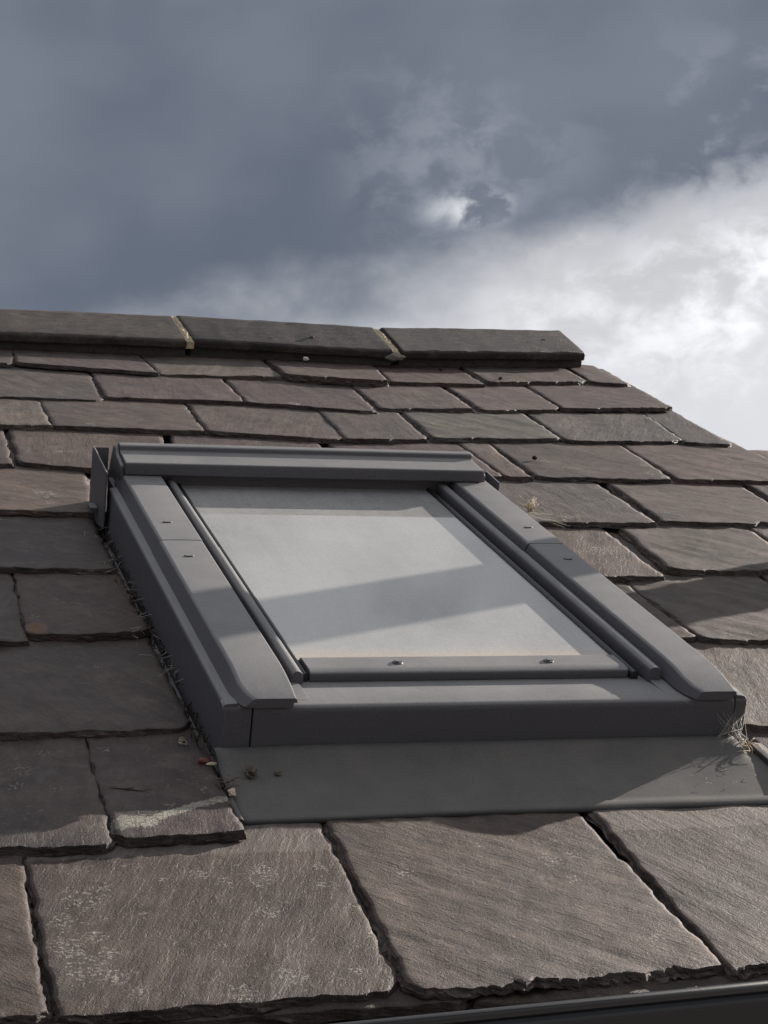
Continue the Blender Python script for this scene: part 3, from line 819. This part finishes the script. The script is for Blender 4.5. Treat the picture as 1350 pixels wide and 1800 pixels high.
# frame base under the covers
wsweep('frame', [(.006, -.02), (.006, .0475), (.086, .0475), (.086, -.02)], [.447, 1.25], 'v', M_METAL)
wsweep('frame', [(.464, -.02), (.464, .0475), (.5455, .0475), (.5455, -.02)], [.447, 1.25], 'v', M_METAL)
# bottom flashing: face, rounded nose, flange running back under the bar
wsweep('bottom_frame', rounded([(.4325, -.004), (.4315, FN - .0015), (.458, FN - .001), (.512, FN - .0055), (.512, .030), (.440, .030), (.4365, -.004)], [0, .0075, .02, 0, 0, 0, 0], 6), [.0275, .2, .4, .5365], 'u', M_METAL)
# corner pieces either side of the bottom face
wsweep('corner_piece', rounded([(.4335, -.006), (.4325, FN - .001), (.447, FN + .0005), (.447, .03), (.438, .03), (.4375, -.006)], [0, .006, 0, 0, 0, 0]), [-.0025, .0262], 'u', M_METAL)
wsweep('corner_piece', rounded([(.4335, -.006), (.4325, FN - .001), (.447, FN + .0005), (.447, .03), (.438, .03), (.4375, -.006)], [0, .006, 0, 0, 0, 0]), [.5378, .5505], 'u', M_METAL)
# apron: kicks out from under the face and lies down the slates
def apron():
    bm = bmesh.new()
    prof = [(.4345, .0055), (.430, .0075), (.424, .0086), (.416, .0080), (.409, .0050), (.402, .0012), (.385, -.0018), (.350, -.0046), (.322, -.0066), (.3150, -.0073), (.3135, -.0062), (.3115, -.0048), (.3020, -.0054), (.2990, -.0075), (.2985, -.0105)]
    us = [-.0095 + i * (.5845 / 60) for i in range(61)]
    rows = []
    for v, n in prof:
        rows.append([bm.verts.new((u_ - WB.x, v - WB.y + .002 * math.sin(u_ * 7), (n if u_ < .545 else min(n, -.0035)) + .0006 * float(fbm(np.array(u_ * 14), np.array(v * 14), 77, 3)))) for u_ in us])
    for a, b in zip(rows[:-1], rows[1:]):
        for i in range(60): bm.faces.new((a[i], a[i + 1], b[i + 1], b[i]))
    o = bm_obj('apron', bm, M_APRON, win, True)
    so = o.modifiers.new('sheet', 'SOLIDIFY'); so.thickness = .0012; so.offset = -1
    return o
ap = apron()
wsweep('apron_fold', rounded([(-.0120, -.0115), (-.0125, -.0050), (-.0085, -.0035), (-.0065, -.0055), (-.0065, -.0115)], .002, 3), [.2985, .315, .345], 'v', M_APRON, ap)
for o_ in ap.children: pass
wsweep('apron_fold', rounded([(.5535, -.012), (.5540, .0015), (.5570, .0020), (.5580, -.012)], .0012, 3), [.296, .34, .43], 'v', M_APRON, ap)
# side gutters, lower strip between wall and slates
wsweep('side_gutter', [(-.022, -.020), (-.022, -.017), (-.004, -.017), (-.004, -.020)], [.43, 1.16], 'v', M_METAL)
wsweep('side_gutter', [(.5525, -.012), (.5525, -.009), (.572, -.009), (.572, -.012)], [.27, 1.30], 'v', M_METAL)

# covers
def cover(u0, u1, vA, vB, bend_low, flank_left):
    NT_ = .0665
    f0 = u0 - .009 if flank_left else u0 - .007
    prof = rounded([(f0, FN + .0005), (u0, NT_ - .0004), ((u0 + u1) / 2, NT_ + .0001), (u1, NT_ - .0003), (u1 + .0015, NT_ - .010), (u1 - .002, NT_ - .010), (u1 - .003, FN - .001), (f0 + .004, FN - .0005)], [.001, .0032, .02, .002, 0, 0, 0, 0], 5)
    sts = []
    if bend_low:
        for s in (0.0, .006, .014, .03, .05, .075):
            d = (1 - min(1, s / .075)) ** 1.8
            pin = (1 - min(1, s / .030)) ** 2
            def fn(a, b, d=d, pin=pin):
                k = max(0, (b - FN) / (NT_ - FN))
                edge = max(0.0, (u0 - a) / .009) if a < u0 else 0
                return (a + .010 * pin * (1 if a < u0 + .004 else 0), b - .0095 * d * k)
            sts.append((vA + s, fn))
        sts += [vA + .2, vB]
    else:
        sts = [vA, (vA + vB) / 2, vB]
    return wsweep('cover', prof, sts, 'v', M_METAL, win, .0007)
JV = .903
cl = cover(.0165, .0675, .428, JV, True, True)
cu = cover(.0172, .0680, JV + .0024, 1.215, False, True)
crl = cover(.4860, .5340, .4285, JV + .002, True, False)
cru = cover(.4852, .5345, JV + .0044, 1.215, False, False)
def screw_slot(u, v, parent, n=.0672):
    bm = bmesh.new()
    bmesh.ops.create_cone(bm, cap_ends=True, segments=16, radius1=.0042, radius2=.0034, depth=.0012)
    for q in bm.verts: q.co = Vector((q.co.x * 1.0 + u - WB.x, q.co.y * .9 + v - WB.y, q.co.z + n))
    o = bm_obj('screw', bm, M_SCREW, parent, False)
    return o
def slot_at(u, v, parent):
    # a pressed slot: short dark crescent standing slightly proud
    bm = bmesh.new()
    tube_bm(bm, [(u - WB.x + .0052 * math.cos(a), v - WB.y + .0030 * math.sin(a), .0668) for a in [math.pi + i * math.pi / 8 for i in range(9)]], .0009, .0009, 6)
    return bm_obj('slot', bm, M_RUBBER, parent, True)
for u_, v_, pr in ((.0385, .978, cu), (.0400, .842, cl), (.5115, .976, cru), (.5125, .842, crl)): slot_at(u_, v_, pr)

# sash trims (rounded rubber-edged bars) and inner strips
def trim(u0, u1, n0, n1, vA, vB, mat, nm='sash_trim'):
    prof = rounded([(u0, n0), (u0, n1 - .003), ((u0 + u1) / 2, n1), (u1, n1 - .003), (u1, n0)], [0, .004, .006, .004, 0], 4)
    return wsweep(nm, prof, [vA, (vA + vB) / 2, vB], 'v', mat, win, .0005)
trim(.0780, .0900, .046, .0600, .492, JV + .003, M_METAL); trim(.0782, .0898, .046, .0596, JV + .0045, 1.21, M_METAL)
trim(.4622, .4765, .046, .0625, .486, JV - .012, M_METAL); trim(.4624, .4762, .046, .0620, JV - .0105, 1.21, M_METAL)
trim(.0925, .0985, .044, .0535, .503, 1.21, M_RUBBER, 'glazing_gasket'); trim(.4475, .4560, .044, .0540, .498, 1.21, M_RUBBER, 'glazing_gasket')
# bottom bar with two screws
bar = wsweep('bottom_bar', rounded([(.502, .044), (.501, .0530), (.510, .0552), (.544, .0545), (.549, .0505), (.549, .044)], [0, .003, .01, .004, 0, 0], 4), [.1000, .28, .4460], 'u', M_METAL)
for u_ in (.1975, .3635):
    bm = bmesh.new()
    bmesh.ops.create_cone(bm, cap_ends=True, segments=20, radius1=.0058, radius2=.0050, depth=.0016)
    for q in bm.verts: q.co += Vector((u_ - WB.x, .524 - WB.y, .0556))
    sc = bm_obj('screw', bm, M_SCREW, bar)
    bm = bmesh.new(); 
    bmesh.ops.create_cone(bm, cap_ends=True, segments=12, radius1=.0026, radius2=.0026, depth=.0012)
    for q in bm.verts: q.co += Vector((u_ - WB.x, .524 - WB.y, .0569))
    bm_obj('screw', bm, M_METAL, bar)
# glass, dark sealed edge under it, blind behind
pane = wbx('glass_pane', (.0935, .5485, .0440), (.4565, 1.213, .0495), mat_glass(), win, 0)
wbx('blind', (.0865, .546, .0330), (.4635, 1.2140, .0345), M_DARK_ROOM_BLIND)
wbx('frame', (.086, .5132, -.018), (.464, .5452, .0435), M_METAL)
wbx('frame', (.0862, 1.2145, -.018), (.4638, 1.25, .0560), M_METAL)
# top hood: sloping lid with a rounded nose and a raised fold along its back
HN = .0852
hood = wsweep('hood', rounded([(1.1905, .0675), (1.1900, HN - .001), (1.2440, HN + .0015), (1.2460, HN + .0085), (1.2620, HN + .0095), (1.2900, .060), (1.3000, .004), (1.2900, .002), (1.2560, .058), (1.2200, .066)], [.002, .0035, .003, .004, .005, .01, 0, 0, .005, 0], 5), [.0185, .0205, .27, .519, .5245], 'u', M_METAL, win, .001)
# pressed end caps of the hood
wsweep('hood_end', rounded([(1.194, .050), (1.194, HN - .006), (1.240, HN - .002), (1.250, HN + .006), (1.262, HN + .006), (1.286, .058), (1.294, .004), (1.21, .004)], [.002, .006, .004, .004, .006, .01, 0, 0], 5), [.0125, .0182], 'u', M_METAL, win, .0016)
wsweep('hood_end', rounded([(1.198, .050), (1.198, HN - .008), (1.240, HN - .006), (1.262, HN - .004), (1.284, .056), (1.292, .004), (1.21, .004)], [.002, .006, .004, .006, .01, 0, 0], 5), [.5248, .5305], 'u', M_METAL, win, .0016)
wsweep('hood_back', [(1.21, .004), (1.21, .064), (1.24, .064), (1.24, .004)], [.0186, .5243], 'u', M_METAL)
# corner plates of the top flashing
def plate(u0, u1, pts, name='corner_plate'):
    bm = bmesh.new()
    a = [bm.verts.new((u0 - WB.x, v - WB.y, n)) for v, n in pts]; b = [bm.verts.new((u1 - WB.x, v - WB.y, n)) for v, n in pts]
    bm.faces.new(a); bm.faces.new(b[::-1])
    for i in range(len(pts)):
        j = (i + 1) % len(pts); bm.faces.new((a[i], b[i], b[j], a[j]))
    return bevel(bm_obj(name, bm, M_METAL, win), .0006)
plate(-.0105, -.0082, [(1.165, .0), (1.165, .0775), (1.272, .0800), (1.295, .079), (1.300, -.01), (1.22, -.01)])
plate(-.0082, .0120, [(1.2925, .0), (1.2925, .0785), (1.2950, .0785), (1.2950, .0)])
plate(.5535, .5558, [(1.205, .046), (1.205, .0640), (1.262, .0660), (1.300, .060), (1.300, -.005), (1.25, -.005)])
plate(.5310, .5535, [(1.2560, .045), (1.2560, .0655), (1.2590, .0655), (1.2590, .045)])
wbx('flashing_lug', (-.021, 1.215, .006), (-.0107, 1.240, .0145), M_METAL)
# top tray behind the hood
wsweep('top_tray', [(1.285, -.014), (1.285, -.011), (1.52, -.017), (1.52, -.020)], [-.0075, .5525], 'u', M_APRON)

# ------------------------------------------------------------------ gutter
gut = thing('gutter', 'black plastic eaves gutter along the bottom edge of the slates', 'gutter', (0, 0, Z0), roofed=False)
def gutter():
    # half-round trough; cross-section in world y,z
    yc, zc, r = -.063, -.026, .056
    prof = []
    for i in range(19):
        a = math.pi + i * math.pi / 18
        prof.append((yc + r * math.cos(a), zc + r * .95 * math.sin(a)))
    inner = [(yc + (p[0] - yc) * .955, zc + (p[1] - zc) * .955) for p in prof]
    loop = prof + inner[::-1]
    bm = bmesh.new(); rings = []
    for x in (-1.62, -.4, .6, 1.26): rings.append([bm.verts.new((x, y, z)) for y, z in loop])
    n = len(loop)
    for a, b in zip(rings[:-1], rings[1:]):
        for j in range(n): bm.faces.new((a[j], a[(j + 1) % n], b[(j + 1) % n], b[j]))
    bm.faces.new(rings[0]); bm.faces.new(rings[-1][::-1])
    t_ = bm_obj('trough', bm, M_BLACK, gut, True)
    bm = bmesh.new()
    tube_bm(bm, [(-1.62, yc - r + .001, zc + .002), (1.26, yc - r + .001, zc + .002)], .0042, seg=12)
    bm_obj('front_lip', bm, M_BLACK, gut, True)
    bm = bmesh.new()
    tube_bm(bm, [(-1.62, yc + r - .002, zc + .002), (1.26, yc + r - .002, zc + .002)], .003, seg=8)
    bm_obj('rear_lip', bm, M_BLACK, gut, True)
gutter()
gut.rotation_euler = (0, -math.radians(1.5), 0)
gut.location.z += -.006

# soil vent pipe beyond the right verge: its shadow falls across the window
PU = 1.46
pw = W(PU, .772 + .428 * (PU - .35), .046)
pipe = thing('vent_pipe', 'black plastic vent pipe standing beyond the right verge', 'vent pipe', (pw.x, pw.y, 0), roofed=False)
bm = bmesh.new(); tube_bm(bm, [(0, 0, 0), (0, 0, 1.5), (0, 0, pw.z + 1.0)], .057, seg=32); bm_obj('pipe', bm, M_BLACK, pipe, True)
bm = bmesh.new(); tube_bm(bm, [(0, 0, 2.4), (0, 0, 2.52)], .063, seg=32); bm_obj('socket', bm, M_BLACK, pipe, True)
for i in range(8):
    a = i * math.pi / 4
    bm = bmesh.new(); tube_bm(bm, [(.055 * math.cos(a), .055 * math.sin(a), pw.z + .99), (.058 * math.cos(a), .058 * math.sin(a), pw.z + 1.05), (.0, .0, pw.z + 1.10)], .004, seg=6)
    bm_obj('cage_wire', bm, M_BLACK, pipe, True)

# ------------------------------------------------------------------ small loose things
def loose(name, label, cat, base, bm, mat, group=None, smooth=True):
    o = bm_obj(name, bm, mat, None, smooth)
    o.matrix_world = ROOF @ Matrix.Translation(base)
    return tag(o, label, cat, group)
def lump_bm(r, seed, squash=(1, 1, .6), rough=.35, sub=3):
    bm = bmesh.new(); bmesh.ops.create_icosphere(bm, subdivisions=sub, radius=1)
    for v in bm.verts:
        p = v.co
        k = 1 + rough * 2 * float(fbm(np.array(p.x * 1.7 + p.z * 2.1 + seed), np.array(p.y * 1.7 - p.z), seed, 3))
        v.co = Vector((p.x * r * squash[0] * k, p.y * r * squash[1] * k, (p.z + .6) * r * squash[2] * k))
    return bm
def strands_bm(rr, n, area, ln, r, lift=.006, dirn=None, seg=4):
    bm = bmesh.new()
    for i in range(n):
        x, y = rr.uniform(-area[0], area[0]), rr.uniform(-area[1], area[1])
        a = rr.uniform(0, 2 * math.pi) if dirn is None else dirn + rr.uniform(-.5, .5)
        l = ln * rr.uniform(.4, 1.2); k = rr.uniform(-1.4, 1.4); z = rr.uniform(0, lift); zz = rr.uniform(-.2, .9) * lift
        pts = []
        for j in range(6):
            s = j / 5
            pts.append((x + l * s * math.cos(a + k * s), y + l * s * math.sin(a + k * s), max(.0004, z + zz * math.sin(s * 3))))
        rad = r * rr.uniform(.6, 1.3)
        tube_bm(bm, pts, rad, rad * .5, seg)
    return bm
rr = random.Random(5)
# dark moss and needles packed along the left wall of the window
bm = bmesh.new()
for i in range(300):
    v = rr.uniform(.45, 1.19); dens = .5 + float(fbm(np.array(v * 14), np.array(.5), 9, 3))
    if rr.random() > .35 + dens * .8: continue
    u = -.0045 - abs(rr.gauss(0, .0075)); n0 = rr.uniform(-.010, -.002)
    a = rr.uniform(0, 6.28); l = rr.uniform(.002, .008); up = rr.uniform(.0, .008)
    tube_bm(bm, [(u, v, n0), (u + l * .5 * math.cos(a), v + l * .5 * math.sin(a), n0 + up), (u + l * math.cos(a + .6), v + l * math.sin(a + .6), n0 + up * .7)], rr.uniform(.0004, .0012), .0003, 4)
mo = bm_obj('moss', bm, M_MOSS, None, False); mo.matrix_world = ROOF
tag(mo, 'dark moss and needles packed along the left side of the roof window', 'moss', kind='stuff')
bm = bmesh.new()
for i in range(46):
    v = rr.uniform(.62, 1.18); u = -.006 - abs(rr.gauss(0, .010)); a = rr.uniform(0, 6.28); l = rr.uniform(.008, .026)
    tube_bm(bm, [(u, v, -.003), (u + l * .5 * math.cos(a), v + l * .5 * math.sin(a), .003), (u + l * math.cos(a + .7), v + l * math.sin(a + .7), rr.uniform(-.002, .006))], .00035, .0002, 4)
st = bm_obj('dry_grass', bm, M_WEB, None, True); st.matrix_world = ROOF
tag(st, 'pale dry grass bits caught along the left side of the window', 'dry grass', kind='stuff')

loose('seed_husk', 'shiny red brown husk lying at the lower left window corner', 'husk', (-.020, .418, -.003), lump_bm(.0042, 3, (1.5, .7, .75), .12), M_RED)
loose('dead_leaf', 'small pale curled leaf beside the red brown husk', 'leaf', (-.0135, .412, -.002), lump_bm(.0040, 8, (1.4, .5, .35), .3), M_STRAW)
loose('dirt_clump', 'crumbly brown dirt clump on the apron near its left end', 'dirt clump', (.0175, .384, -.001), lump_bm(.0066, 12, (.85, 1.25, .75), .7, 4), M_DIRT)
loose('dirt_crumb', 'small dark crumb right of the brown dirt clump on the apron', 'crumb', (.0440, .384, -.001), lump_bm(.0024, 14, (1.2, .9, .8), .6), M_DIRT)
loose('twig_tangle', 'tangle of dry twigs at the left end of the apron', 'twigs', (-.0090, .362, -.002), strands_bm(rr, 13, (.006, .008), .014, .0007, .006), M_TWIG)
loose('bud_scale', 'pale brown bud scales caught in the twig tangle', 'bud scale', (-.0085, .345, -.002), lump_bm(.0036, 17, (.8, 1.3, .8), .5), M_STRAW)
loose('twig', 'thin dark forked twig lying on the slate left of the apron', 'twig', (-.088, .3565, -.0035), (lambda bm: (tube_bm(bm, [(-.028, .012, .001), (-.012, .006, .002), (.004, -.001, .0015), (.016, -.010, .001), (.024, -.020, .001)], .0007, .0010, 5), tube_bm(bm, [(-.004, .003, .0015), (.008, .004, .002), (.016, .002, .0015)], .0006, .0003, 5), tube_bm(bm, [(-.016, .008, .001), (-.006, .010, .002)], .0005, .0003, 5), bm)[-1])(bmesh.new()), M_GRIT)
loose('feather', 'tiny pale downy feather under the slate edge left of the window corner', 'feather', (-.0330, .470, -.005), strands_bm(rr, 8, (.002, .002), .010, .0004, .004), M_STRAW)
# straw tuft and threads right of the hood
loose('straw_tuft', 'pale straw tuft standing on the slate right of the hood', 'straw tuft', (.6420, 1.288, -.002), (lambda bm: ([tube_bm(bm, [(rr.uniform(-.004, .004), rr.uniform(-.004, .004), 0), (rr.uniform(-.010, .010), rr.uniform(-.006, .010), rr.uniform(.006, .012)), (rr.uniform(-.016, .016), rr.uniform(-.004, .022), rr.uniform(.010, .020))], .0005, .0002, 4) for i in range(34)], bm)[-1])(bmesh.new()), M_STRAW)
loose('cobweb', 'torn cobweb threads stretched from the hood end over the slates', 'cobweb', (.600, 1.250, .0), (lambda bm: ([tube_bm(bm, [(rr.uniform(-.045, -.03), rr.uniform(-.02, .02), rr.uniform(.02, .045)), (rr.uniform(-.01, .02), rr.uniform(.0, .03), rr.uniform(.004, .015)), (rr.uniform(.03, .075), rr.uniform(-.06, .04), .0005)], .00014, .00010, 3) for i in range(16)], bm)[-1])(bmesh.new()), M_WEB)
loose('straw_bits', 'few pale straw bits scattered below the straw tuft', 'straw', (.684, 1.243, -.001), strands_bm(rr, 9, (.020, .010), .014, .0005, .004), M_STRAW)
# debris in the lower right corner
loose('straw_knot', 'knot of bleached straw at the lower right window corner', 'straw', (.5430, .412, .000), strands_bm(rr, 18, (.007, .010), .018, .0006, .008), M_STRAW)
loose('cobweb', 'grey cobweb threads hanging down the lower right window corner', 'cobweb', (.5400, .428, .0), (lambda bm: ([tube_bm(bm, [(rr.uniform(-.025, .012), .001, rr.uniform(.012, .036)), (rr.uniform(-.03, .012), -.010, rr.uniform(.004, .014)), (rr.uniform(-.035, .012), rr.uniform(-.03, -.006), rr.uniform(-.001, .004))], .00014, .00010, 3) for i in range(26)], bm)[-1])(bmesh.new()), M_WEB)
loose('straw_litter', 'scattered straw and grit on the sunlit right end of the apron', 'litter', (.490, .362, -.003), (lambda bm: (bm))(strands_bm(rr, 16, (.036, .036), .007, .00028, .0012)), M_STRAW)
# specks on the ridge and slates
for i, (u, v, n, r, mt, lab) in enumerate([(.497, 2.392, .030, .0050, M_DIRT, 'brown mud fleck on the lower edge of the middle ridge tile'), (1.120, 2.470, .040, .0038, M_GRIT, 'dark round pellet near the end of the right ridge tile'),
        (.842, 2.325, -.003, .0038, M_GRIT, 'dark pellet on the slate under the right ridge tile'), (.9390, 2.236, .0005, .0038, M_GRIT, 'dark pellet on a slate edge below the right ridge tile'),
        (.5620, 2.345, .002, .0055, M_WHITE, 'round white speck just under the middle ridge tile'), (.7690, 1.600, -.001, .0038, M_GRIT, 'dark pellet on the slate right of the hood'), (.585, 2.400, .036, .0042, M_DIRT, 'tiny mud fleck near the middle of the ridge')]):
    loose('pellet' if mt is M_GRIT else 'speck', lab, 'pellet' if mt is M_GRIT else 'speck', (u, v, n), lump_bm(r, 40 + i, (1.1, .9, .8), .3), mt)
bm = bmesh.new(); tube_bm(bm, [(-.010, .014, .001), (.0, .0, .0015), (.007, -.012, .001)], .0011, .0008, 6)
loose('stick', 'short white stick on the slate at the right edge', 'stick', (.878, 1.275, -.002), bm, M_WHITE)
loose('insect', 'tiny pale insect on the upper left corner of the glass', 'insect', (.1050, 1.052, .0462), strands_bm(rr, 5, (.002, .002), .006, .0005, .002), M_STRAW)
bm = bmesh.new(); tube_bm(bm, [(-.004, -.002, .0006), (-.003, .003, .0008), (.006, .003, .0006)], .0007, .0006, 5)
loose('wire_clip', 'tiny black bent clip on the glass by the lower right corner', 'clip', (.4400, .578, .0463), bm, M_RUBBER)
